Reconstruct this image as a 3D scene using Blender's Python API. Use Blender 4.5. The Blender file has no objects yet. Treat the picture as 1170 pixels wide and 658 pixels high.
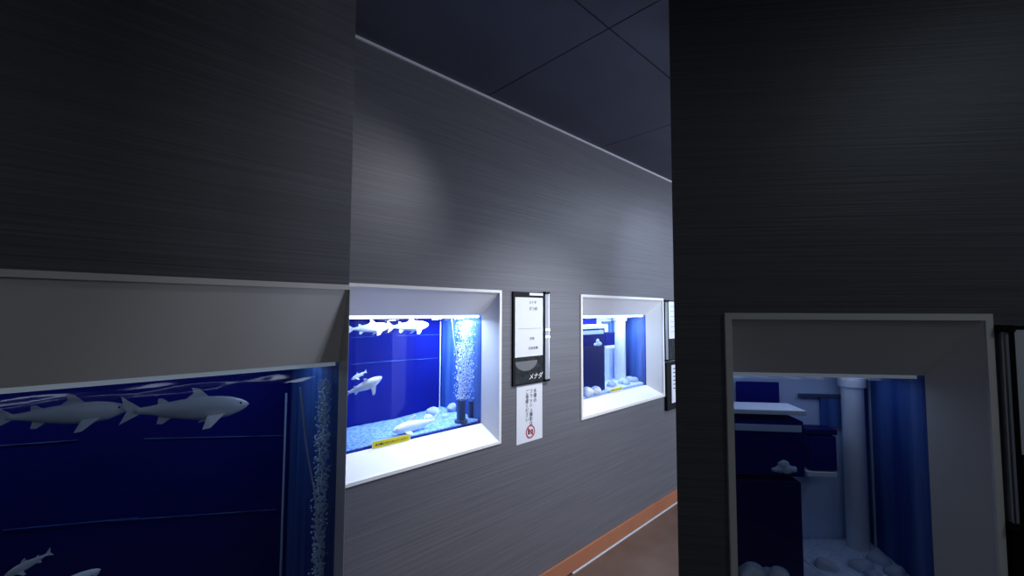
import bpy, bmesh, math, random
from mathutils import Vector, Matrix
random.seed(7)
sc = bpy.context.scene
COL = sc.collection
W, HPX = 1170, 658
FPX, YAW, PITCH, ROLL = 485.05, 0.763693, 0.0549506, 0.0035382
CH = 1.467            # camera height
D = 1.55              # distance of the long wall from the camera
CEIL = CH + 0.678 * D
# ------------------------------------------------------------------ camera
fw = Vector((math.sin(YAW)*math.cos(PITCH), math.cos(YAW)*math.cos(PITCH), math.sin(PITCH)))
r0 = fw.cross(Vector((0, 0, 1))).normalized(); u0 = r0.cross(fw)
rt = r0*math.cos(ROLL) + u0*math.sin(ROLL); up = -r0*math.sin(ROLL) + u0*math.cos(ROLL)
cam = bpy.data.objects.new('camera', bpy.data.cameras.new('camera')); COL.objects.link(cam)
cam.data.sensor_width = 36; cam.data.lens = FPX/W*36; cam.data.clip_start = .02
m = Matrix((rt, up, -fw)).transposed().to_4x4(); m.translation = (0, 0, CH)
cam.matrix_world = m; sc.camera = cam
CAM = Vector((0, 0, CH))
def ray(px, py): return rt*((px-585)/FPX) - up*((py-329)/FPX) + fw

class Frame:          # a wall's own axes: x along, y into the wall, z up (from eye level)
    def __init__(s, o, ex, ey): s.o, s.ex, s.ey, s.ez = Vector(o), Vector(ex).normalized(), Vector(ey).normalized(), Vector((0, 0, 1))
    def P(s, x, y, z): return s.o + s.ex*x + s.ey*y + s.ez*z
    def un(s, px, py, y):
        d = ray(px, py); k = (s.ey.dot(s.o-CAM) + y)/d.dot(s.ey); q = CAM + d*k - s.o
        return q.dot(s.ex), q.dot(s.ez)
    def mat(s): return Matrix((s.ex, s.ey, s.ez)).transposed()
FM = Frame((0, D, CH), (1, 0, 0), (0, 1, 0))                 # the long wall
DL = 1.10
FL = Frame((0, DL, CH), (1, 0, 0), (0, 1, 0))                # the stepped bay on the left
fh = Vector((fw.x, fw.y, 0)).normalized(); rh = Vector((fh.y, -fh.x, 0))
A = math.atan((640-585)/FPX)
FR = Frame(fh*1.1 + rh*(1.1*(770-585)/FPX) + Vector((0, 0, CH)), rh*math.cos(A) - fh*math.sin(A), fh*math.cos(A) + rh*math.sin(A))

# ------------------------------------------------------------------ materials
def mat(name, col, rough=.5, spec=.5, metal=0):
    m = bpy.data.materials.new(name); m.use_nodes = True
    b = m.node_tree.nodes['Principled BSDF']
    b.inputs['Base Color'].default_value = (*col, 1); b.inputs['Roughness'].default_value = rough
    b.inputs['Specular IOR Level'].default_value = spec; b.inputs['Metallic'].default_value = metal
    return m
def noisy(name, c0, c1, scale, mapping=(1, 1, 1), rough=.5, bump=0, spec=.5, detail=4, lo=.3, hi=.7, bdist=.002):
    m = mat(name, c0, rough, spec); nt = m.node_tree; N = nt.nodes; L = nt.links
    b = N['Principled BSDF']
    tc = N.new('ShaderNodeTexCoord'); mp = N.new('ShaderNodeMapping'); mp.inputs['Scale'].default_value = mapping
    nz = N.new('ShaderNodeTexNoise'); nz.inputs['Scale'].default_value = scale; nz.inputs['Detail'].default_value = detail
    cr = N.new('ShaderNodeValToRGB')
    cr.color_ramp.elements[0].position = lo; cr.color_ramp.elements[0].color = (*c0, 1)
    cr.color_ramp.elements[1].position = hi; cr.color_ramp.elements[1].color = (*c1, 1)
    L.new(tc.outputs['Object'], mp.inputs['Vector']); L.new(mp.outputs['Vector'], nz.inputs['Vector'])
    L.new(nz.outputs['Fac'], cr.inputs['Fac']); L.new(cr.outputs['Color'], b.inputs['Base Color'])
    if bump:
        bp = N.new('ShaderNodeBump'); bp.inputs['Strength'].default_value = bump; bp.inputs['Distance'].default_value = bdist
        L.new(nz.outputs['Fac'], bp.inputs['Height']); L.new(bp.outputs['Normal'], b.inputs['Normal'])
    return m
def glassy(name, tint, fac, rough=.02):
    m = bpy.data.materials.new(name); m.use_nodes = True; nt = m.node_tree; nt.nodes.clear()
    o = nt.nodes.new('ShaderNodeOutputMaterial'); mx = nt.nodes.new('ShaderNodeMixShader')
    t = nt.nodes.new('ShaderNodeBsdfTransparent'); g = nt.nodes.new('ShaderNodeBsdfGlossy')
    t.inputs['Color'].default_value = (*tint, 1); g.inputs['Roughness'].default_value = rough
    mx.inputs['Fac'].default_value = fac
    nt.links.new(t.outputs[0], mx.inputs[1]); nt.links.new(g.outputs[0], mx.inputs[2]); nt.links.new(mx.outputs[0], o.inputs[0])
    return m
def emit(name, col, s):
    m = bpy.data.materials.new(name); m.use_nodes = True; b = m.node_tree.nodes['Principled BSDF']
    b.inputs['Base Color'].default_value = (*col, 1)
    b.inputs['Emission Color'].default_value = (*col, 1); b.inputs['Emission Strength'].default_value = s
    return m
M = dict(
    wall=noisy('grey_wallpaper', (.105, .103, .114), (.150, .150, .164), 1, (2.2, 2.2, 230), .45, .35, .4, 5, .3, .7, .002),
    ceil=noisy('black_ceiling_panel', (.060, .066, .098), (.075, .083, .122), 3, (1, 1, 1), .5, 0, .4),
    seam=mat('seam', (.003, .003, .004), .9, .1),
    trim=mat('white_trim', (.75, .75, .78), .4),
    base=noisy('terracotta_skirting', (.36, .13, .06), (.42, .16, .075), 3, (1, 1, 1), .45),
    floor=noisy('brown_vinyl_floor', (.115, .070, .050), (.15, .098, .078), 5, (1, 1, 1), .45, 0, .4),
    cream=noisy('cream_paint', (.78, .76, .74), (.82, .80, .78), 4, (1, 1, 1), .45),
    lip=mat('white_lip', (.85, .83, .79), .4),
    blue=noisy('deep_blue_backdrop', (.0022, .006, .160), (.0026, .0085, .190), 2.5, (1, 1, 1), .7, 0, .1),
    sideblue=noisy('streaked_blue_panel', (.010, .055, .30), (.09, .20, .52), 1, (26, 26, 1.5), .5, 0, .2),
    pale=noisy('pale_blue_panel', (.50, .62, .90), (.66, .76, .95), 5, (1, 1, 1), .6),
    dark=noisy('dark_blue_block', (.0025, .005, .10), (.0035, .007, .12), 6, (1, 1, 1), .6, 0, .2),
    white=mat('white_plastic', (.82, .86, .95), .4),
    gravel=noisy('pale_gravel', (.10, .30, .80), (.45, .62, .95), 90, (1, 1, 1), .7, .8, .3, 3, .35, .65, .006),
    whitesand=noisy('white_gravel', (.60, .72, .95), (.85, .90, 1.0), 90, (1, 1, 1), .7, .8, .3, 3, .35, .65, .006),
    stone=noisy('pale_stone', (.40, .45, .60), (.70, .76, .90), 14, (1, 1, 1), .7, .3),
    fish=noisy('silver_white_fish', (.84, .87, .93), (.94, .96, 1.0), 30, (1, 1, 1), .35),
    eye=mat('fish_eye', (.02, .02, .03), .2),
    bubble=mat('air_bubble', (.80, .90, 1.0), .15, .8),
    darkpipe=mat('dark_pipe', (.05, .08, .16), .4),
    glass=glassy('clear_glass', (.95, .97, 1), .045), water=glassy('blue_water', (.86, .92, 1), .02),
    surf=glassy('water_surface', (.9, .95, 1), .10, .08),
    acrylic=mat('frosted_acrylic', (.30, .33, .38), .4, .4),
    black=mat('black_board', (.008, .009, .011), .55, .12), photo=noisy('dark_print', (.01, .012, .014), (.04, .044, .05), 30, (1, 1, 1), .6, 0, .12),
    grey=mat('grey_print', (.12, .125, .13), .5), paper=mat('white_paper', (.72, .74, .78), .6), ink=mat('black_ink', (.03, .03, .04), .6),
    red=mat('red_print', (.50, .03, .04), .5), whiteink=mat('white_ink', (.85, .86, .88), .6),
    yellow=mat('yellow_sticker', (.78, .70, .02), .5), yedge=mat('pale_yellow_edge', (.85, .85, .55), .5),
    chrome=mat('brushed_metal', (.6, .62, .66), .3, .5, 1), lampw=mat('white_housing', (.8, .8, .82), .4),
)
# ------------------------------------------------------------------ mesh helpers
class MB:
    def __init__(s): s.v, s.f, s.mi, s.sm = [], [], [], []
    def add(s, vs, fs, mi=0, smooth=False):
        n = len(s.v); s.v += [tuple(v) for v in vs]
        for f in fs: s.f.append([n+i for i in f]); s.mi.append(mi); s.sm.append(smooth)
        return s
    def box(s, F, x0, x1, y0, y1, z0, z1, mi=0):
        x0, x1 = min(x0, x1), max(x0, x1); z0, z1 = min(z0, z1), max(z0, z1)
        q = [F.P(x, y, z) for x in (x0, x1) for y in (y0, y1) for z in (z0, z1)]
        return s.add(q, [(0, 1, 3, 2), (4, 6, 7, 5), (0, 4, 5, 1), (2, 3, 7, 6), (0, 2, 6, 4), (1, 5, 7, 3)], mi)
    def tube(s, pts, r, n=12, mi=0):
        pts = [Vector(p) for p in pts]; k = len(pts); vs = []; fs = []
        for i, p in enumerate(pts):
            t = (pts[min(i+1, k-1)] - pts[max(i-1, 0)]).normalized()
            a = t.cross(Vector((.31, .77, .55))).normalized(); b = t.cross(a)
            rr = r[i] if isinstance(r, (list, tuple)) else r
            vs += [p + (a*math.cos(j*2*math.pi/n) + b*math.sin(j*2*math.pi/n))*rr for j in range(n)]
        for i in range(k-1):
            for j in range(n): fs.append((i*n+j, i*n+(j+1) % n, (i+1)*n+(j+1) % n, (i+1)*n+j))
        s.add(vs, fs, mi, True); s.add(vs[:n], [tuple(range(n))[::-1]], mi); s.add(vs[-n:], [tuple(range(n))], mi)
        return s
    def blob(s, c, rad, sub=2, jit=0, mi=0, Mx=None):
        bm = bmesh.new(); bmesh.ops.create_icosphere(bm, subdivisions=sub, radius=1)
        ph = [random.uniform(0, 6) for _ in range(4)]
        vs = []
        for v in bm.verts:
            k = 1 + jit*(math.sin(v.co.x*2.3+ph[0])*math.sin(v.co.y*2.7+ph[1]) + .5*math.sin(v.co.z*4+ph[2]+v.co.x*3))
            p = Vector((v.co.x*rad[0]*k, v.co.y*rad[1]*k, v.co.z*rad[2]*k))
            if Mx: p = Mx @ p
            vs.append(Vector(c)+p)
        fs = [tuple(v.index for v in f.verts) for f in bm.faces]; bm.free()
        return s.add(vs, fs, mi, True)
    def build(s, name, mats, parent=None, bevel=0, **tags):
        me = bpy.data.meshes.new(name); me.from_pydata(s.v, [], s.f)
        for m in (mats if isinstance(mats, (list, tuple)) else [mats]): me.materials.append(m)
        for p, i, q in zip(me.polygons, s.mi, s.sm): p.material_index = i; p.use_smooth = q
        bm = bmesh.new(); bm.from_mesh(me); bmesh.ops.recalc_face_normals(bm, faces=bm.faces); bm.to_mesh(me); bm.free()
        o = bpy.data.objects.new(name, me); COL.objects.link(o)
        if parent: o.parent = parent; o.matrix_parent_inverse = parent.matrix_world.inverted()
        if bevel:
            b = o.modifiers.new('bevel', 'BEVEL'); b.width = bevel; b.segments = 2; b.limit_method = 'ANGLE'
        for k, v in tags.items(): o[k] = v
        return o
def thing(name, label, cat, loc, group=None):
    o = bpy.data.objects.new(name, None); COL.objects.link(o); o.location = loc; o.empty_display_size = .05
    o['label'] = label; o['category'] = cat
    if group: o['group'] = group
    o.matrix_world = Matrix.Translation(loc)
    return o
def text(name, s, F, x, y, z, size, m, parent, rot=0, vertical=False, shear=0, depth=.0004, track=1.0):
    """lettering lying on a wall frame; vertical=True stacks the characters downwards"""
    mb = MB(); items = [(s, 0)] if not vertical else [(c, -i*size*track) for i, c in enumerate(s)]
    for t, dz in items:
        cu = bpy.data.curves.new('lettering', 'FONT'); cu.body = t; cu.size = size; cu.extrude = depth
        cu.align_x = 'CENTER'; cu.align_y = 'CENTER'; cu.shear = shear; cu.resolution_u = 2
        to = bpy.data.objects.new('lettering', cu); COL.objects.link(to)
        dg = bpy.context.evaluated_depsgraph_get(); me = to.evaluated_get(dg).to_mesh()
        vs = [F.P(x + v.co.x*math.cos(rot) - v.co.y*math.sin(rot), y - v.co.z, z + dz + v.co.x*math.sin(rot) + v.co.y*math.cos(rot)) for v in me.vertices]
        mb.add(vs, [tuple(p.vertices) for p in me.polygons])
        to.to_mesh_clear(); bpy.data.objects.remove(to); bpy.data.curves.remove(cu)
    return mb.build(name, m, parent)
def lamp(name, loc, target, energy, size, col=(1, 1, 1), spread=180):
    l = bpy.data.lights.new(name, 'AREA'); l.shape = 'RECTANGLE'; l.size, l.size_y = size; l.energy = energy; l.color = col
    l.spread = math.radians(spread)
    o = bpy.data.objects.new(name, l); COL.objects.link(o); o.location = loc
    o.rotation_euler = (Vector(target)-Vector(loc)).to_track_quat('-Z', 'Y').to_euler(); return o
def spot(name, loc, target, energy, angle, blend=1, col=(1, 1, 1), r=.05):
    l = bpy.data.lights.new(name, 'SPOT'); l.energy = energy; l.spot_size = math.radians(angle); l.spot_blend = blend; l.color = col; l.shadow_soft_size = r
    o = bpy.data.objects.new(name, l); COL.objects.link(o); o.location = loc
    o.rotation_euler = (Vector(target)-Vector(loc)).to_track_quat('-Z', 'Y').to_euler(); return o
ST = dict(kind='structure')
G = Frame((0, 0, 0), (1, 0, 0), (0, 1, 0))        # world axes

# ------------------------------------------------------------------ aquarium builder
def panel_wall(mb, F, x0, x1, z0, z1, th, holes, mi=0):
    """a wall slab in frame F, front at y=0, with rectangular openings [(x0,x1,z0,z1)] sorted by x"""
    x = x0
    for hx0, hx1, hz0, hz1 in holes:
        mb.box(F, x, hx0, 0, th, z0, z1, mi); mb.box(F, hx0, hx1, 0, th, z0, hz0, mi); mb.box(F, hx0, hx1, 0, th, hz1, z1, mi); x = hx1
    mb.box(F, x, x1, 0, th, z0, z1, mi)
def surround(F, out, inn, t, lipw, root, name='surround', right=True):
    """splayed cream reveal with a raised lip"""
    mb = MB(); y0 = -.008
    def ring(r, y): return [F.P(r[0], y, r[2]), F.P(r[1], y, r[2]), F.P(r[1], y, r[3]), F.P(r[0], y, r[3])]
    lip = (out[0]+lipw, out[1]-(lipw if right else .001), out[2]+lipw, out[3]-lipw)
    rs = [ring(out, .03), ring(out, y0), ring(lip, y0), ring(lip, y0+.006)]
    for a, b in zip(rs, rs[1:]):
        mb.add(a+b, [(i, (i+1) % 4, 4+(i+1) % 4, 4+i) for i in range(4)], 1)
    a, b, c = rs[-1], ring(inn, t), ring((inn[0]-.02, inn[1]+(.02 if right else .0005), inn[2]-.02, inn[3]+.02), t+.004)
    for p, q in ((a, b), (b, c)):
        mb.add(p+q, [(i, (i+1) % 4, 4+(i+1) % 4, 4+i) for i in range(4)], 0)
    return mb.build(name, [M['cream'], M['lip']], root)
def shell(F, inn, t, T, root, back, side, floor, top=True):
    x0, x1, z0, z1 = inn; e = .012; y0 = t+.0045; y1 = t+T
    MB().box(F, x0-e, x1+e, y1, y1+e, z0-e, z1+e).build('backdrop', back, root)
    MB().box(F, x1, x1+e, y0, y1, z0, z1).build('side_panel', side, root)
    MB().box(F, x0-e, x0, y0, y1, z0, z1).build('side_panel', back, root)
    MB().box(F, x0-e, x1+e, y0, y1, z0-e, z0).build('base_panel', floor, root)
    MB().box(F, x0-e, x1+e, y0, y1, z1, z1+e).build('hood', M['lampw'], root)
    MB().box(F, x0+.0003, x1-.0003, t+.008, t+.016, z0+.0003, z1-.0003).build('front_glass', M['glass'], root)

def fish(F, label, nose, tail, y, depth=.16, group=None, yt=None, roll=0):
    """nose, tail: (x, z) in frame F; one continuous body with fins"""
    a = F.P(nose[0], y, nose[1]); b = F.P(tail[0], y if yt is None else yt, tail[1])
    ax = (a-b); L = ax.length; ax.normalize()
    side = ax.cross(Vector((0, 0, 1))).normalized(); upv = side.cross(ax)
    R = Matrix.Rotation(roll, 3, ax); side = R @ side; upv = R @ upv
    mid = (a+b)/2
    def p(u, s, h): return a - ax*(u*L) + side*(s*L + .02*L*math.sin(u*5.5)) + upv*(h*L)
    prof = [(0, .012), (.03, .30), (.08, .55), (.16, .82), (.26, .97), (.36, 1), (.48, .92), (.60, .74), (.72, .50), (.80, .34), (.86, .26), (.9, .22)]
    n = 14; mb = MB(); vs = []; fs = []
    for u, k in prof:
        hh = depth*.5*k; ww = depth*.36*k
        vs += [p(u, math.cos(j*2*math.pi/n)*ww, math.sin(j*2*math.pi/n)*hh - .01*k) for j in range(n)]
    for i in range(len(prof)-1):
        for j in range(n): fs.append((i*n+j, i*n+(j+1) % n, (i+1)*n+(j+1) % n, (i+1)*n+j))
    fs += [tuple(range(n))[::-1], tuple(range((len(prof)-1)*n, len(prof)*n))]
    mb.add(vs, fs, 0, True)
    def fin(pts, w=.006):
        k = len(pts)
        q = [p(u, s-w, h) for u, s, h in pts] + [p(u, s+w, h) for u, s, h in pts]
        mb.add(q, [tuple(range(k)), tuple(range(k, 2*k))[::-1]] + [(i, (i+1) % k, k+(i+1) % k, k+i) for i in range(k)], 0)
    d = depth
    fin([(.86, 0, d*.12), (.95, 0, d*.42), (1.0, 0, d*.62), (.975, 0, d*.2), (.95, 0, 0), (.965, 0, -d*.2), (.99, 0, -d*.5), (.94, 0, -d*.36), (.86, 0, -d*.14)])
    fin([(.36, 0, d*.46), (.44, 0, d*.80), (.50, 0, d*.84), (.48, 0, d*.6), (.53, 0, d*.40)])
    fin([(.66, 0, d*.28), (.71, 0, d*.44), (.74, 0, d*.44), (.74, 0, d*.22)])
    fin([(.62, 0, -d*.34), (.69, 0, -d*.60), (.73, 0, -d*.58), (.72, 0, -d*.24)])
    for sg in (-1, 1):
        fin([(.22, sg*d*.28, -d*.28), (.34, sg*d*.75, -d*.75), (.40, sg*d*.72, -d*.80), (.36, sg*d*.28, -d*.32)], .004)
        mb.blob(p(.085, sg*d*.19, d*.10), (L*.011,)*3, 1, 0, 1)
    o = mb.build('fish', [M['fish'], M['eye']])
    o['label'] = label; o['category'] = 'fish'
    if group: o['group'] = group
    return o
def stone(F, label, x, y, z, r, group=None, name='stone'):
    o = MB().blob(F.P(x, y, z), r, 3, .13, 0, F.mat()).build(name, M['stone'])
    o['label'] = label; o['category'] = 'stone'
    if group: o['group'] = group
    return o
def gravel_bed(F, inn, t, T, hfun, m, root, x0=None):
    """an uneven bed of gravel on the tank floor"""
    xa, xb, z0, z1 = inn; xa = xa if x0 is None else x0; nx, ny = 60, 16; y0, y1 = t+.02, t+T-.002; mb = MB(); vs = []
    for j in range(ny+1):
        for i in range(nx+1):
            x = xa+.002+(xb-xa-.004)*i/nx; y = y0+(y1-y0)*j/ny
            vs.append(F.P(x, y, z0 + max(.003, hfun((x-xa)/(xb-xa), (y-y0)/(y1-y0)) + random.uniform(-.0015, .0015))))
    k = len(vs)
    for j in (0, ny):
        pass
    vs += [F.P(xa+.002+(xb-xa-.004)*i/nx, y0+(y1-y0)*j/ny, z0+.001) for j in range(ny+1) for i in range(nx+1)]
    fs = []; w = nx+1
    for j in range(ny):
        for i in range(nx):
            q = (j*w+i, j*w+i+1, (j+1)*w+i+1, (j+1)*w+i); fs += [q, tuple(k+v for v in q[::-1])]
    for i in range(nx): fs += [(i, i+1, k+i+1, k+i), (ny*w+i, ny*w+i+1, k+ny*w+i+1, k+ny*w+i)]
    for j in range(ny): fs += [(j*w, (j+1)*w, k+(j+1)*w, k+j*w), (j*w+nx, (j+1)*w+nx, k+(j+1)*w+nx, k+j*w+nx)]
    mb.add(vs, fs, 0, True)
    return mb.build('gravel', m, root, kind='stuff')
def water_body(F, inn, t, T, level, root):
    x0, x1, z0, z1 = inn; y0, y1 = t+.019, t+T-.001
    o = MB().add([F.P(x0+.001, y0, z0+.002), F.P(x1-.001, y0, z0+.002), F.P(x1-.001, y0, level), F.P(x0+.001, y0, level)], [(0, 1, 2, 3)]).build('water', M['water'], root)
    nx, ny = 50, 12; mb = MB()
    vs = [F.P(x0+.002+(x1-x0-.004)*i/nx, y0+.002+(y1-y0-.004)*j/ny, level+.003+.0025*math.sin(i*.9+j*.5)+.0015*math.sin(j*1.7-i*.4)) for j in range(ny+1) for i in range(nx+1)]
    mb.add(vs, [(j*(nx+1)+i, j*(nx+1)+i+1, (j+1)*(nx+1)+i+1, (j+1)*(nx+1)+i) for j in range(ny) for i in range(nx)], 0, True)
    mb.build('water_surface', M['surf'], root)

def side_of(px, py): return (px-400)*3.162, (py-329)*3.162+329     # the enlarged neighbour tanks keep the same layout
ident = lambda px, py: (px, py)

def tank_long(F, out, inn, t, T, g, pw, names, right=True, full=True):
    """the long blue fish tank"""
    root = thing('aquarium', names['tank'], 'aquarium', F.P((out[0]+out[1])/2, 0, out[2]), 'built-in aquariums')
    surround(F, out, inn, t, .013, root, right=right)
    shell(F, inn, t, T, root, M['blue'], M['sideblue'], M['blue'])
    x0, x1, z0, z1 = inn
    def un(px, py, y): return F.un(*g(px, py), y)
    level = un(480, 366, t+.02)[1]
    water_body(F, inn, t, T, level, root)
    gravel_bed(F, inn, t, T, lambda u, v: .008 + .014*max(0, (u-.62)/.38)**1.2*(.4+v), M['gravel'], root)
    yb = t+T
    # pale corner bead and seams of the backdrop
    a = un(503.5, 367, yb-.006); b = un(503.5, 474, yb-.006)
    MB().tube([F.P(a[0], yb-.006, a[1]), F.P(a[0], yb-.006, max(b[1], z0+.02))], .0035, 8).build('corner_bead', M['pale'], root)
    for (xa, ya, xb, yc) in ((452, 383.5, 502, 382.3), (400, 386, 428, 384), (440, 413.2, 500, 409), (401, 416.5, 450, 412)):
        p = un(xa, ya, yb-.003); q = un(xb, yc, yb-.003)
        MB().tube([F.P(p[0], yb-.003, p[1]), F.P(q[0], yb-.003, q[1])], .0014, 6).build('seam', M['sideblue'], root)
    # light bar under the hood
    MB().box(F, x0+.02, x1-.003, t+.020, t+.045, z1-.012, z1-.001).build('light_bar', emit('tank_lamp_'+names['id'], (.72, .86, 1), pw['bar']), root)
    # bubble column: airlift pipe with a mesh of bubbles
    yc = t+.045; g0 = g
    if not full:
        g = lambda px, py: (g0(px, py)[0]-24, g0(px, py)[1])
    sx = abs(un(531, 420, yc)[0]-un(523, 420, yc)[0])
    pt = un(527, 457, yc); pb = un(527, 486, yc)
    air = thing('airlift_pipe', names['air'], 'air pipe', F.P(pt[0], yc, max(pb[1], z0+.02)))
    zb = max(pb[1], z0+.012)
    MB().tube([F.P(pt[0], yc, zb), F.P(pt[0], yc, pt[1])], sx*.5, 16).build('pipe', M['darkpipe'], air)
    MB().tube([F.P(pt[0], yc, zb-.004), F.P(pt[0], yc, zb+.012)], sx*.75, 16).build('foot', M['darkpipe'], air)
    p2 = un(538, 458, yc+.03)
    MB().tube([F.P(p2[0], yc+.03, zb), F.P(p2[0], yc+.03, p2[1])], sx*.34, 12).build('pipe', M['darkpipe'], air)
    h = [un(516, 365, yc-.01), un(518, 385, yc-.01), un(521.5, 405, yc-.01), un(523, 430, yc-.006), (pt[0]-sx*.3, pt[1])]
    MB().tube([F.P(q[0], yc-.012, q[1]) for q in h], .0022, 8).build('air_hose', M['white'], air)
    mb = MB(); xl = un(521, 420, yc)[0]; xr = min(un(543, 420, yc)[0], x1-.006); ztop = level-.004
    for i in range(1500):
        v = random.random(); z = pt[1] + v*(ztop-pt[1])
        ww = .78 + .22*min(1, v*2.2)
        x = xl + (xr-xl)*(.30 + random.gauss(.10 + .16*v, .26)*ww)
        if x < xl - .004 or x > xr: continue
        y = yc + random.gauss(0, .013)
        if y < t+.024: y = t+.024+random.random()*.01
        r = random.uniform(.0016, .0040)*pw.get('bub', 1)
        mb.blob(F.P(x, y, z), (r, r, r), 1)
    mb.build('bubbles', M['bubble'], None, label=names['bub'], category='bubbles', kind='stuff')
    g = g0
    # fish
    fg = None
    f = un(490, 370.8, t+.07); e = un(443, 374.0, t+.075)
    fish(F, names['f1'], f, e, t+.07, .225, fg, yt=t+.075)
    f = un(447, 372.2, t+.09); e = un(396, 376.5, t+.11)
    fish(F, names['f5'], f, e, t+.09, .22, fg, yt=t+.11)
    f = un(401.2, 433.5, t+.10); e = un(419, 424, t+.10)
    fish(F, names['f2'], f, e, t+.10, .24, fg)
    f = un(436.5, 430.5, t+.06); e = un(393, 452, t+.06)
    fish(F, names['f3'], f, e, t+.06, .27, fg, roll=.5)
    if full:
        f = un(447.5, 493, t+.05); e = un(500, 478, t+.09)
        f = (f[0], max(f[1], z0+.035))
        fish(F, names['f4'], f, e, t+.05, .19, fg, yt=t+.09)
        for (px, py, wpx, y, lab) in ((494.5, 471, 9.5, T*.72, 'large rounded grey stone by the back corner of the bright blue aquarium'),
                                     (517, 465.5, 7.5, T*.66, 'grey rounded stone just left of the airlift pipe in the bright blue aquarium'),
                                     (489, 478, 6.5, T*.52, 'small bluish stone left of the large stone in the bright blue aquarium'),
                                     (508, 476, 5.5, T*.5, 'small pale stone between two bigger stones in the bright blue aquarium'),
                                     (531, 482.5, 4.5, T*.34, 'small white stone at the foot of the airlift pipe in the bright blue aquarium')):
            x, z = un(px, py, t+y); r = wpx/FPX*2.0
            stone(F, lab, x, t+y, max(z, z0+r*.7), (r, r*.7, r*.72))
    # lamps of the tank
    lamp('tank_light', F.P(x0*.35+x1*.65, t+pw.get('ly', .05), z1-.015), F.P(x0*.35+x1*.65, t+pw.get('ly', .05)+T*.15, z0), pw['lamp'], (abs(x1-x0)*.62, .05), (.66, .76, 1))
    lamp('tank_light', F.P(x1-.10, t+T*.4, z1-.015), F.P(x1-.08, t+T*.45, z0), pw['lamp2'], (.12, T*.4), (.70, .82, 1))
    return root
def sticker(F, q, y, lab, txt, tilt=0):
    """yellow warning sticker; q = four corners (x,z): TL TR BR BL"""
    c = [sum(p[0] for p in q)/4, sum(p[1] for p in q)/4]
    wv = math.hypot(q[1][0]-q[0][0], q[1][1]-q[0][1]); hv = math.hypot(q[3][0]-q[0][0], q[3][1]-q[0][1])
    rot = math.atan2(q[1][1]-q[0][1], q[1][0]-q[0][0])
    Fs = Frame(F.P(c[0], y, c[1]), F.ex*math.cos(rot)+Vector((0, 0, 1))*math.sin(rot), F.ey)
    Fs.ez = Vector((0, 0, 1))*math.cos(rot) - F.ex*math.sin(rot)
    root = thing('warning_sticker', lab, 'sticker', F.P(c[0], y, c[1]))
    MB().box(Fs, -wv/2, wv/2, -.0012, 0, -hv/2, hv/2).build('backing', M['yedge'], root)
    fc = MB().box(Fs, -wv*.478, wv*.478, -.0018, -.0012, -hv*.42, hv*.42).build('face', M['yellow'], root)
    text('lettering', txt, Fs, 0, -.0022, -hv*.05, wv*.85/len(txt), M['ink'], fc)
    return root

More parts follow.
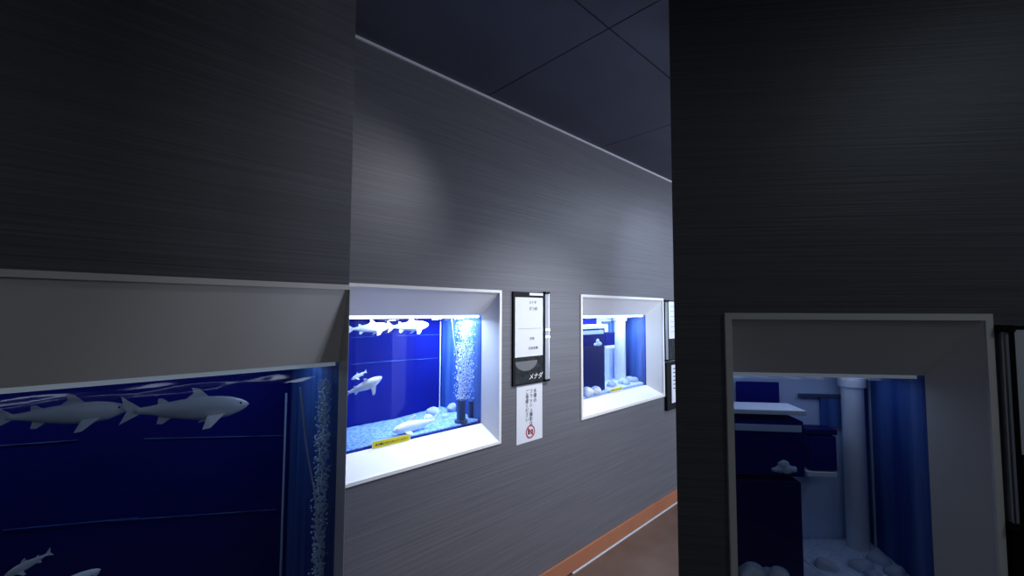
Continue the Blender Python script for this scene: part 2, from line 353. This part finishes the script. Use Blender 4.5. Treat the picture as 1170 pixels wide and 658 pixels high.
def tank_tall(F, out, inn, t, T, g, pw, names):
    """the tank with a dark block, a small inner tank and a streaked side panel; g maps tank-photo pixels"""
    root = thing('aquarium', names['tank'], 'aquarium', F.P((out[0]+out[1])/2, 0, out[2]), 'built-in aquariums')
    surround(F, out, inn, t, .016, root)
    shell(F, inn, t, T, root, M['pale'], M['sideblue'], M['pale'])
    x0, x1, z0, z1 = inn; yb = t+T
    def un(px, py, y): return F.un(*g(px, py), y)
    level = z1-.02
    water_body(F, inn, t, T, level, root)
    gravel_bed(F, inn, t, T, lambda u, v: .010 + .02*u*(.5+v), M['whitesand'], root)
    MB().box(F, x0+.01, x1-.004, t+.020, t+.040, z1-.012, z1-.001).build('light_bar', emit('tank_lamp_'+names['id'], (.75, .86, 1), pw['bar']), root)
    def pb(xa, xb, ya, yc, y, th, name, m, parent, bev=.002):
        ax, az = un(xa, ya, y); bx, bz = un(xb, yc, y)
        if bx > x1-.004: bx = x1-.004
        if ax < x0+.002: ax = x0+.002
        bz = max(bz, z0+.003)
        return MB().box(F, ax, bx, y, min(y+th, yb-.001), bz, az).build(name, m, parent, bevel=bev)
    # dark block carrying a small inner tank
    y1 = t+.055; th = T*.42
    bx, bz = un(870, 700, y1)
    blk = thing('filter_cabinet', names['block'], 'filter cabinet', F.P(un(870, 600, y1)[0], y1, z0+.01))
    pb(800, 921, 546, 720, y1, th, 'cabinet_body', M['dark'], blk)
    inn_t = thing('breeding_box', names['box'], 'fish box', F.P(un(870, 600, y1)[0], y1, un(870, 545, y1)[1]))
    pb(800, 920, 478, 545.4, y1+.004, th*.9, 'box_body', M['blue'], inn_t)
    pb(800, 922, 466, 475, y1, th, 'rim', M['white'], inn_t)
    pb(840, 916, 484, 494, y1+.001, .003, 'water_line', M['pale'], inn_t, 0)
    ga, gb = un(886, 541, y1), un(906, 524, y1); gr_ = (gb[0]-ga[0])/2
    hb = MB()
    for kx, kz, kr in ((.1, 0, .6), (.9, 0, .75), (.5, .5, .7), (1.5, 0, .5), (-.5, -.1, .4)): hb.blob(F.P(ga[0]+gr_*(.5+kx), y1+.004, ga[1]+gr_*(.5+kz)), (gr_*kr, .006, gr_*kr*.8), 2, .1, 0, F.mat())
    hb.build('gravel_heap', M['pale'], inn_t)
    # dark return pane above it
    pn = pb(842, 891, 436, 461, yb-.02, .012, 'overflow_panel', M['blue'], root)
    # shelf box next to it
    y2 = t+T*.62
    sh = thing('filter_box', names['shelf'], 'filter box', F.P(un(940, 545, y2)[0], y2, un(940, 550, y2)[1]))
    pb(924, 957, 498, 538, y2, T*.2, 'box_body', M['blue'], sh)
    pb(922, 957, 490, 497.5, y2-.002, T*.22, 'lid', M['dark'], sh)
    pb(922, 957, 538.5, 546, y2-.002, T*.22, 'base', M['white'], sh)
    pb(938, 961, 455, 488, yb-.014, .010, 'back_pane', M['sideblue'], sh, 0)
    pb(914, 962, 450, 455, yb-.016, .012, 'bracket', M['darkpipe'], sh, 0)
    # white pillar pipe and tubes near the corner
    y3 = yb-.045
    p = un(973, 430, y3); q = un(973, 700, y3); rr = abs(un(985, 500, y3)[0]-un(962, 500, y3)[0])*.5
    pil = thing('overflow_pipe', names['pillar'], 'pipe', F.P(p[0], y3, z0+.01))
    zt = min(p[1], z1-.014)
    MB().tube([F.P(p[0], y3, z0+.006), F.P(p[0], y3, zt)], rr, 20).build('pipe', M['white'], pil)
    MB().tube([F.P(p[0], y3, zt-.03), F.P(p[0], y3, zt-.002)], rr*1.25, 20).build('collar', M['white'], pil)
    p = un(993, 430, y3+.01)
    MB().tube([F.P(p[0], y3+.005, z0+.006), F.P(p[0], y3+.005, zt)], rr*.28, 12).build('pipe', M['pale'], pil)
    # loose tube leaning on the stones
    y4 = t+.05
    a = un(919, 640, y4); b = un(958, 677, y4); c = un(944, 660, y4)
    if b[1] < z0+.012: b = (b[0], z0+.012)
    MB().tube([F.P(a[0], y4, a[1]), F.P(c[0], y4+.004, c[1]+.003), F.P(b[0], y4+.006, b[1])], .003*pw.get('k', 1), 8).build('plastic_tube', M['white'], None, label=names['tube'], category='tube')
    for px, py, wpx, dep, lab in names['stones']:
        x, z = un(px, py, t+dep*T); r = wpx*names['sk']
        z = z0+.010+r*.5
        x = min(max(x, x0+r*1.15), x1-r*1.15)
        stone(F, lab, x, t+dep*T, z, (r, r*.75, r*.72))
    lamp('tank_light', F.P((x0+x1)/2, t+T*.4, z1-.015), F.P((x0+x1)/2, t+T*.45, z0), pw['lamp'], (abs(x1-x0)*.85, T*.6), (.64, .74, 1))
    return root

# ================================================================== the long wall with its two tanks
ZT, ZB = .0665*D, -.411*D
tM = .085
o1 = (.505, .9085*D, ZB, ZT)
ir = FM.un(550, 420, tM)[0]; it = FM.un(480, 360.5, tM)[1]; ib = FM.un(430, 511, tM)[1]
i1 = (o1[0]+.06, ir, ib, it)
cx = FM.un(503, 420, 0)[0]/D
T1 = min(.34, i1[1]/cx - D - tM)
o2 = (FM.un(663, 400, 0)[0], 1.988*D, ZB, ZT)
ir2 = FM.un(738, 400, tM)[0]
i2 = (FM.un(666.8, 400, tM)[0], ir2, FM.un(700, 449, tM)[1], FM.un(700, 360.3, tM)[1])
i2 = (o2[0]+.05, ir2, i2[2], i2[3])
T2 = min(.34, ir2/(FM.un(709, 400, 0)[0]/D) - D - tM)
print('T1', T1, 'T2', T2, o1, i1, o2, i2)
XL, XR, YF = -2.0, 6.0, -1.5
mb = MB(); panel_wall(mb, FM, XL, XR, -CH, CEIL-CH, .07, [(o1[0]+.006, o1[1]-.006, o1[2]+.006, o1[3]-.006), (o2[0]+.006, o2[1]-.006, o2[2]+.006, o2[3]-.006)])
mb.build('wall_back', M['wall'], **ST)
MB().box(G, XL, XR, D-.008, D, CEIL-.010, CEIL).build('trim_1', M['trim'], **ST)
MB().box(G, XL, XR, D-.012, D, .012, .099).build('baseboard_back', M['base'], bevel=.002, **ST)
MB().box(G, 1.95, XR, D-.015, D, 0, .006).build('trim_2', M['trim'], **ST)
YB = 2.4
MB().box(G, XL, XR, YF, YB, -.1, 0).build('floor', M['floor'], **ST)
mb = MB(); mb.box(G, XL, XR, YF, YB, CEIL+.006, CEIL+.08, 1)
# ceiling panels: two rows of seams found from the photo
def ceil_pt(px, py):
    d = ray(px, py); k = (CEIL-CH)/d.z; return CAM + d*k
c0 = ceil_pt(695.8, 32.4); c1 = ceil_pt(735, 152.5); sy = c0.y; sx = c0.x; pitch = c1.x-c0.x
print('ceiling seams', sx, sy, pitch)
gx = .005
xs = [sx + pitch*k for k in range(-9, 9)]; xs = [x for x in xs if XL < x < XR]
ys = [sy - .9*k for k in range(0, 3)]; ys = sorted(y for y in ys if YF < y < D)
ex = [XL] + xs + [XR]; ey_ = [YF] + ys + [YB]
for i in range(len(ex)-1):
    for j in range(len(ey_)-1):
        mb.box(G, ex[i]+gx/2, ex[i+1]-gx/2, ey_[j]+gx/2, ey_[j+1]-gx/2, CEIL, CEIL+.012, 0)
mb.build('ceiling', [M['ceil'], M['seam']], **ST)
MB().box(G, XL, XR, YB, YB+.1, 0, CEIL).build('wall_rear', M['wall'], **ST)
MB().box(G, XL-.1, XL, YF, YB, 0, CEIL).build('wall_left', M['wall'], **ST)
MB().box(G, XR, XR+.1, YF, YB, 0, CEIL).build('wall_right', M['wall'], **ST)
FF = Frame((0, YF, CH), (1, 0, 0), (0, -1, 0)); wx0, wx1, wz0, wz1 = 4.10, 5.50, -.70, .70
mb = MB(); panel_wall(mb, FF, XL, XR, -CH, CEIL-CH, .1, [(wx0, wx1, wz0, wz1)]); mb.build('wall_front', M['wall'], **ST)
win = MB()  # unseen window, added as a source of fill for the long wall
for a_ in ((wx0, wx0+.05, wz0, wz1), (wx1-.05, wx1, wz0, wz1), ((wx0+wx1)/2-.02, (wx0+wx1)/2+.02, wz0+.05, wz1-.05), (wx0+.05, wx1-.05, wz0, wz0+.05), (wx0+.05, wx1-.05, wz1-.05, wz1)):
    win.box(FF, a_[0], a_[1], .02, .07, a_[2], a_[3])
wo = win.build('added_window_1', M['trim'], **ST)
MB().box(FF, wx0+.05, wx1-.05, .04, .046, wz0+.05, wz1-.05).build('added_window_pane', M['glass'], wo)

n1 = dict(id='bright', tank='long bright blue aquarium in a cream surround, left of the fish information board',
          air='dark airlift pipe with white hose at right end of the bright blue aquarium', bub='column of white air bubbles at right end of the bright blue aquarium',
          f1='white fish just under the water surface of the bright blue aquarium, the right of two', f5='white fish just under the water surface of the bright blue aquarium, the left of two', f2='small white fish above the bigger rising fish in the bright blue aquarium',
          f3='white fish with spread fins rising to the right in the bright blue aquarium', f4='white fish with forked tail just above the gravel of the bright blue aquarium')
PW1 = dict(lamp=5.0, lamp2=4.5, bar=6.0)
tank_long(FM, o1, i1, tM, T1, ident, PW1, n1)
q = [FM.un(*p, tM-.004) for p in ((424.5, 505.5), (468.5, 496), (470, 502.5), (426, 513.5))]
sticker(FM, q, tM-.001, 'yellow sticker with black lettering on the sill of the long bright blue aquarium', '●水槽にさわらないでください')

def r2c(px, py): return 400+px/3.162, 329+(py-329)/3.162      # layout of the tall tank is given once
st2 = lambda w: [(858, 655, 22, .13, 'leftmost rounded stone at the foot of the dark cabinet in %s' % w), (888, 650, 20, .13, 'second stone from the left before the dark cabinet in %s' % w),
    (880, 690, 16, .14, 'stone nearest the glass at the lower left of %s' % w), (945, 668, 18, .4, 'white stone beside the leaning tube in %s' % w),
    (985, 655, 20, .42, 'white stone at the foot of the white pipe in %s' % w), (1010, 645, 20, .55, 'large white stone in the right corner of %s' % w),
    (1035, 660, 18, .35, 'white stone against the streaked side panel of %s' % w), (1000, 678, 16, .25, 'small white stone nearest the glass at the lower right of %s' % w)]
def names_tall(i, w, tank): return dict(id=i, tank=tank, block='dark blue filter cabinet standing at the left of '+w, box='small blue box with a white rim on the dark cabinet in '+w,
    shelf='small blue lidded box beside the dark cabinet in '+w, pillar='thick white upright pipe in the back corner of '+w, tube='thin white tube leaning on the gravel of '+w, stones=st2(w), sk=.0)
n2 = names_tall('far', 'the bright square tank', 'bright square aquarium in a cream surround, right of the fish information board'); n2['sk'] = .0021
tank_tall(FM, o2, i2, tM, T2, r2c, dict(lamp=5.5, bar=5.0), n2)
q = [FM.un(*p, tM-.004) for p in ((697.5, 444.8), (711.5, 441.6), (712, 444.8), (698, 448.6))]
sticker(FM, q, tM-.001, 'yellow sticker with black lettering under the glass of the bright square aquarium', '●水槽にさわらないでください')

# ================================================================== notice boards on the long wall
def U(px, py, y=0): return FM.un(px, py, y)
def bx(x0, x1, y0, y1, yb, yf, name, m, parent, bev=0):
    a = U(x0, y0); b = U(x1, y1); return MB().box(FM, a[0], b[0], yf, yb, b[1], a[1]).build(name, m, parent, bevel=bev)
a = U(585, 333); b = U(619.3, 436)
xa, xb, za, zb = a[0], b[0], U(619, 334.5)[1], U(619, 436)[1]
hgt = za-zb
bd = thing('notice_board', 'black information board with white sheet and photo strip between the two bright aquariums', 'sign', FM.P((xa+xb)/2, 0, zb), 'information boards')
MB().box(FM, xa, xb, -.010, 0, zb, za).build('board', M['black'], bd, bevel=.001)
MB().box(FM, xa+(xb-xa)*.52, xb-.004, -.0115, -.0101, za-hgt*.035, za-hgt*.008).build('header_tab', M['whiteink'], bd)
pz1, pz0 = za-hgt*.06, za-hgt*.70
sht = MB().box(FM, xa+.012, xb-.006, -.0112, -.0101, pz0, pz1).build('sheet', M['paper'], bd)
pst = MB().box(FM, xa+.012, xb-.006, -.0112, -.0101, zb+hgt*.02, pz0-.004).build('photo_strip', M['photo'], bd)
# bowl shape in the photo strip and its caption
cxm, czm, rb = xa+(xb-xa)*.42, pz0-.022, (xb-xa)*.36
mbb = MB(); vs = [FM.P(cxm+rb*math.cos(-math.pi*k/20), -.0118, czm+rb*.62*math.sin(-math.pi*k/20)) for k in range(21)]
vs2 = [FM.P(cxm+rb*math.cos(-math.pi*k/20), -.0112, czm+rb*.62*math.sin(-math.pi*k/20)) for k in range(21)]
mbb.add(vs+vs2, [tuple(range(21)), tuple(range(21, 42))[::-1]] + [(i, i+1, 22+i, 21+i) for i in range(20)]); mbb.build('photo_bowl', M['grey'], pst)
wd = xb-xa
text('lettering', 'メナダ', FM, xb-wd*.28, -.0122, zb+hgt*.075, wd*.155, M['whiteink'], pst, shear=.25)
text('lettering', 'メナダ', FM, xb-wd*.38, -.0118, pz1-hgt*.055, wd*.085, M['ink'], sht)
text('lettering', 'ボラ科', FM, xb-wd*.36, -.0118, pz1-hgt*.125, wd*.095, M['ink'], sht)
text('lettering', '分布', FM, xb-wd*.40, -.0118, pz0+hgt*.19, wd*.08, M['ink'], sht)
text('lettering', '日本各地', FM, xb-wd*.36, -.0118, pz0+hgt*.085, wd*.08, M['ink'], sht)
MB().box(FM, xa+.03, xb-.02, -.0118, -.0113, pz0+hgt*.30, pz0+hgt*.303).build('rule', M['grey'], sht)
# acrylic rail beside it
ra, rb_ = U(620.6, 400)[0], U(624.8, 400)[0]
rl = thing('acrylic_rail', 'clear acrylic rail with metal clips beside the board between both bright aquariums', 'rail', FM.P((ra+rb_)/2, 0, zb), 'acrylic rails')
MB().box(FM, ra, rb_, -.016, -.002, zb, za).build('rail', M['acrylic'], rl, bevel=.002)
MB().box(FM, rb_-.003, rb_, -.018, -.001, zb, za).build('edge', M['chrome'], rl)
for k in (0.0, .42, .5, .985):
    MB().box(FM, ra-.004, rb_+.004, -.021, 0, za-hgt*k-.006, za-hgt*k+.006).build('clip', M['chrome'] if 0 < k < .9 else M['black'], rl, bevel=.0015)
# photography notice
xa2 = U(590, 470)[0]; xb2 = xb; zt2 = zb-.003; zb2 = U(619, 500)[1]; w2 = xb2-xa2; h2 = zt2-zb2
nt = thing('paper_notice', 'white paper notice with vertical lettering and red ban symbol below the board', 'notice', FM.P((xa2+xb2)/2, 0, zb2))
ppr = MB().box(FM, xa2, xb2, -.002, .0005, zb2, zt2).build('paper', M['paper'], nt)
cs = h2*.082
text('lettering', '水槽の', FM, xa2+w2*.70, -.0026, zt2-h2*.13, cs*1.05, M['ink'], ppr, vertical=True)
text('lettering', 'フラッシュ撮影は', FM, xa2+w2*.545, -.0026, zt2-h2*.13, cs, M['ink'], ppr, vertical=True, track=.98)
text('lettering', 'ご遠慮ください', FM, xa2+w2*.39, -.0026, zt2-h2*.13, cs, M['ink'], ppr, vertical=True, track=.98)
cxn, czn, rn = xa2+w2*.52, zb2+h2*.17, h2*.115
def annulus(c, z, r, w, y, m, name, n=32):
    mb = MB(); vs = []
    for k in range(n):
        for rr in (r, r-w):
            for yy in (y, y-.0006): vs.append(FM.P(c+rr*math.cos(2*math.pi*k/n), yy, z+rr*math.sin(2*math.pi*k/n)))
    fs = []
    for k in range(n):
        a, b = 4*k, 4*((k+1) % n); fs += [(a+1, a+3, b+3, b+1), (a, b, b+2, a+2), (a, a+1, b+1, b), (a+2, b+2, b+3, a+3)]
    mb.add(vs, fs); return mb.build(name, m, ppr)
MB().box(FM, cxn-rn*.55, cxn+rn*.55, -.0027, -.002, czn-rn*.36, czn+rn*.30).build('camera_icon', M['ink'], ppr)
annulus(cxn, czn-rn*.03, rn*.26, rn*.1, -.0027, M['paper'], 'camera_lens', 20)
annulus(cxn, czn, rn, rn*.2, -.0029, M['red'], 'ban_ring')
s_ = rn*.62; q = [(-s_-rn*.08, s_-rn*.08), (-s_+rn*.08, s_+rn*.08), (s_+rn*.08, -s_+rn*.08), (s_-rn*.08, -s_-rn*.08)]
MB().add([FM.P(cxn+x, y, czn+z) for y in (-.0028, -.0036) for x, z in q], [(0, 1, 2, 3), (7, 6, 5, 4), (0, 4, 5, 1), (1, 5, 6, 2), (2, 6, 7, 3), (3, 7, 4, 0)]).build('ban_bar', M['red'], ppr)

# second board right of the square tank
def far_board(F, xr0, xr1, xw, za, zb, zc, labs, k=1.0):
    """rail from xr0 to xr1, boards from xr1 for a width xw; white sheet down to zb, second board down to zc"""
    rl = thing('acrylic_rail', labs[0], 'rail', F.P((xr0+xr1)/2, 0, zb), 'acrylic rails')
    MB().box(F, xr0, xr1, -.018*k, -.001, zb, za).build('rail', M['acrylic'], rl, bevel=.002)
    MB().box(F, xr0, xr0+(xr1-xr0)*.3, -.020*k, -.001, zb, za).build('edge', M['chrome'], rl)
    MB().box(F, xr1-(xr1-xr0)*.25, xr1, -.020*k, -.001, zb, za).build('edge', M['black'], rl)
    for z in (za-.006, zb+.006): MB().box(F, xr0-.006*k, xr1+.006*k, -.024*k, 0, z-.008*k, z+.008*k).build('clip', M['black'], rl, bevel=.0015)
    b1 = thing('notice_board', labs[1], 'sign', F.P(xr1+xw/2, 0, zb), 'information boards')
    h = za-zb; x0 = xr1+.010*k; x1 = x0+xw
    MB().box(F, x0, x1, -.010, 0, zb, za).build('board', M['black'], b1, bevel=.001)
    s1 = MB().box(F, x0+.004, x1-.012, -.0115, -.0101, za-h*.64, za-h*.02).build('sheet', M['paper'], b1)
    MB().box(F, x0+.004, x1-.012, -.0115, -.0101, zb+.01, za-h*.65).build('photo_strip', M['photo'], b1)
    for j in range(6): MB().box(F, x0+xw*.12, x0+xw*(.55+.25*((j*5) % 3)/2), -.0118, -.0114, za-h*(.10+.085*j)-.0012, za-h*(.10+.085*j)+.0012).build('printed_line', M['grey'], s1)
    b2 = thing('notice_board', labs[2], 'sign', F.P(xr1+xw/2, 0, zc), 'information boards')
    y0 = xr0; zt = zb-.012*k
    MB().box(F, y0, y0+xw*1.1, -.022*k, .0005, zc, zt).build('board', M['black'], b2, bevel=.002)
    s2 = MB().box(F, y0+(xr1-xr0)*1.55, y0+xw*1.06, -.0235*k, -.0221*k, zc+.05*k, zt-.022*k).build('sheet', M['paper'], b2)
    for j in range(6): MB().box(F, y0+xw*.32, y0+xw*(.70+.2*((j*7) % 3)/2), -.0242*k, -.0236*k, zt-.05*k-.03*k*j-.004, zt-.05*k-.03*k*j+.003).build('printed_line', M['ink'], s2)
far_board(FM, U(758.6, 400)[0], U(761.8, 400)[0], .30, U(760, 343)[1], U(760, 412.5)[1], U(762, 468.5)[1],
    ('clear acrylic rail at the right edge of the bright square aquarium', 'far information board with white sheet, right of the bright square aquarium', 'thick black framed board hanging lowest right of the bright square tank'))

# ================================================================== stepped bay on the left with the large dim tank
ztl = FL.un(200, 316.5, 0)[1]; xe = FL.un(399.6, 300, 0)[0]
tL = .03
oL = (-1.25, xe-.0005, -1.15, ztl)
iL = (-1.19, xe-.008, -1.08, FL.un(200, 428, tL)[1])
TL_ = D-DL-tL-.03
mb = MB(); mb.box(FL, XL, xe, 0, D-DL-.0005, ztl, CEIL-CH); mb.box(FL, XL, xe, 0, D-DL-.0005, -CH, -1.15)
mb.box(FL, XL, -1.25, 0, D-DL-.0005, -1.15, ztl); mb.box(FL, xe-.0015, xe, .03, D-DL-.0005, -1.15, ztl)
mb.build('wall_bay', M['wall'], **ST)
n3 = dict(id='dim', tank='large dim blue aquarium under a deep cream band in the dark left wall',
          air='dark airlift pipe with thin hose at the right end of the large dim tank', bub='column of pale air bubbles at the right end of the large dim blue tank',
          f1='pale fish just under the water surface of the large dim tank, the right of two', f5='pale fish just under the water surface of the large dim tank, the left of two', f2='small pale fish low at the left of the large dim blue tank',
          f3='pale fish low in the large dim blue tank, right of a smaller fish', f4='')
def l_map(px, py): return side_of(px, py)
tank_long(FL, oL, iL, tL, TL_, l_map, dict(lamp=.36, ly=.28, lamp2=.16, bar=.16, bub=1.0), n3, right=False, full=False)

# ================================================================== angled partition on the right with the tall dim tank
tR = .10
oR = (FR.un(828, 400, 0)[0], FR.un(1133, 400, 0)[0], FR.un(950, 780, 0)[1], FR.un(980, 358, 0)[1])
iR = (oR[0]+.025, FR.un(1060, 500, tR)[0], FR.un(950, 682, tR)[1], FR.un(950, 427, tR)[1])
dR = FR.ey.dot(FR.o-CAM)
sl = (FR.un(985, 500, 0)[0] + FR.ex.dot(FR.o-CAM))/dR
TR_ = min(.30, (iR[1]+FR.ex.dot(FR.o-CAM))/sl - dR - tR)
print('TR', TR_, oR, iR)
mb = MB(); xend = 2.0
panel_wall(mb, FR, .12, 2.56, -CH, CEIL-CH, .12, [(oR[0]+.006, oR[1]-.006, oR[2]+.006, oR[3]-.006)])
z0_, z1_ = -CH, CEIL-CH; pr = [(0, 0), (.12, 0), (.12, .12), (.085, .12)]
mb.add([FR.P(x, y, z) for z in (z0_, z1_) for x, y in pr], [(0, 1, 2, 3), (7, 6, 5, 4), (0, 4, 5, 1), (2, 6, 7, 3), (3, 7, 4, 0)])
mb.build('wall_partition', M['wall'], **ST)
n4 = names_tall('tall', 'the dim tall tank', 'tall dim aquarium in a splayed surround in the dark right wall'); n4['sk'] = .0016
tank_tall(FR, oR, iR, tR, TR_, ident, dict(lamp=.17, bar=.10), n4)
far_board(FR, FR.un(1137, 400, 0)[0], FR.un(1147, 400, 0)[0], .26, FR.un(1140, 372, 0)[1], FR.un(1140, 600, 0)[1], FR.un(1140, 790, 0)[1],
    ('acrylic rail with black clips on the dark wall, right of the tall dim tank', 'dim information board with pale sheet over a dark strip, right of the tall dim tank', 'thick black board under the dim information board, right of the tall dim tank'))

# ================================================================== added fill lamps, unseen, shaped as ceiling fittings, and light for the added window
def added_panel_light(loc, size, power, lab, col):  # unseen panels added as fill light, built like ceiling fittings
    x, y = loc; t = thing('added_ceiling_light', lab, 'ceiling light', (x, y, CEIL-.04), 'added fill lights')
    sx, sy = size
    mb = MB(); mb.box(G, x-sx/2-.02, x+sx/2+.02, y-sy/2-.02, y+sy/2+.02, CEIL-.035, CEIL-.001); mb.build('housing', M['lampw'], t, bevel=.004)
    MB().box(G, x-sx/2, x+sx/2, y-sy/2, y+sy/2, CEIL-.040, CEIL-.0351).build('diffuser', emit('diffuser_glow', col, .5), t)
    lamp('added_panel_light', (x, y, CEIL-.045), (x, y, 0), power, size, col)
added_panel_light((3.7, .45), (1.2, .5), 22, 'added unseen ceiling fill panel in the corridor beyond the partition', (.72, .82, 1))
lamp('added_daylight', (4.8, YF-.22, CH), (3.6, D, CH-.15), 140, (1.3, 1.3), (.78, .84, 1))  # added area light shining in through the added window
added_panel_light((-.7, -.9), (.6, .3), 2.6, 'added dim ceiling fill panel behind the viewer to the left', (.84, .92, 1))
added_panel_light((1.1, -1.15), (.6, .3), 2.7, 'added dim ceiling fill panel behind the viewer to the right', (.72, .86, 1))
def added_spot_fit(loc, target, power, ang, lab, col=(1, 1, 1)):  # unseen spots added to brighten parts of the long wall
    t = thing('added_spot_lamp', lab, 'added spot lamp', loc, 'added ceiling spots'); p = Vector(loc); d = (Vector(target)-p).normalized()
    MB().tube([(p.x, p.y, CEIL-.001), (p.x, p.y, CEIL-.014)], .045, 20).build('base', M['black'], t)
    MB().tube([(p.x, p.y, CEIL-.014), p], .008, 10).build('stem', M['black'], t)
    MB().tube([p-d*.05, p-d*.04, p+d*.02, p+d*.05], [.02, .032, .038, .042], 20).build('head', M['black'], t)
    spot('added_spot_light', p+d*.07, target, power, ang, 1, col)
added_spot_fit((1.45, .58, CEIL-.12), (.46, D, CH+.16), 20, 56, 'added black ceiling spot behind the partition aimed high at the wall beside the bay', (.92, .94, 1))
added_spot_fit((1.75, .45, CEIL-.12), (1.60, D, CH-1.12), 125, 84, 'added black ceiling spot behind the partition aimed low between both bright aquariums', (.88, .91, 1))
added_spot_fit((2.35, .35, CEIL-.12), (3.0, D, CH+.2), 60, 56, 'added black ceiling spot behind the partition aimed beyond the bright square aquarium', (.62, .78, 1))
w = sc.world or bpy.data.worlds.new('world'); sc.world = w; w.use_nodes = True
w.node_tree.nodes['Background'].inputs[0].default_value = (.02, .025, .04, 1)
vs_ = sc.view_settings; vs_.view_transform = 'Standard'; vs_.look = 'None'; vs_.gamma = 1; vs_.exposure = 0; vs_.use_curve_mapping = False
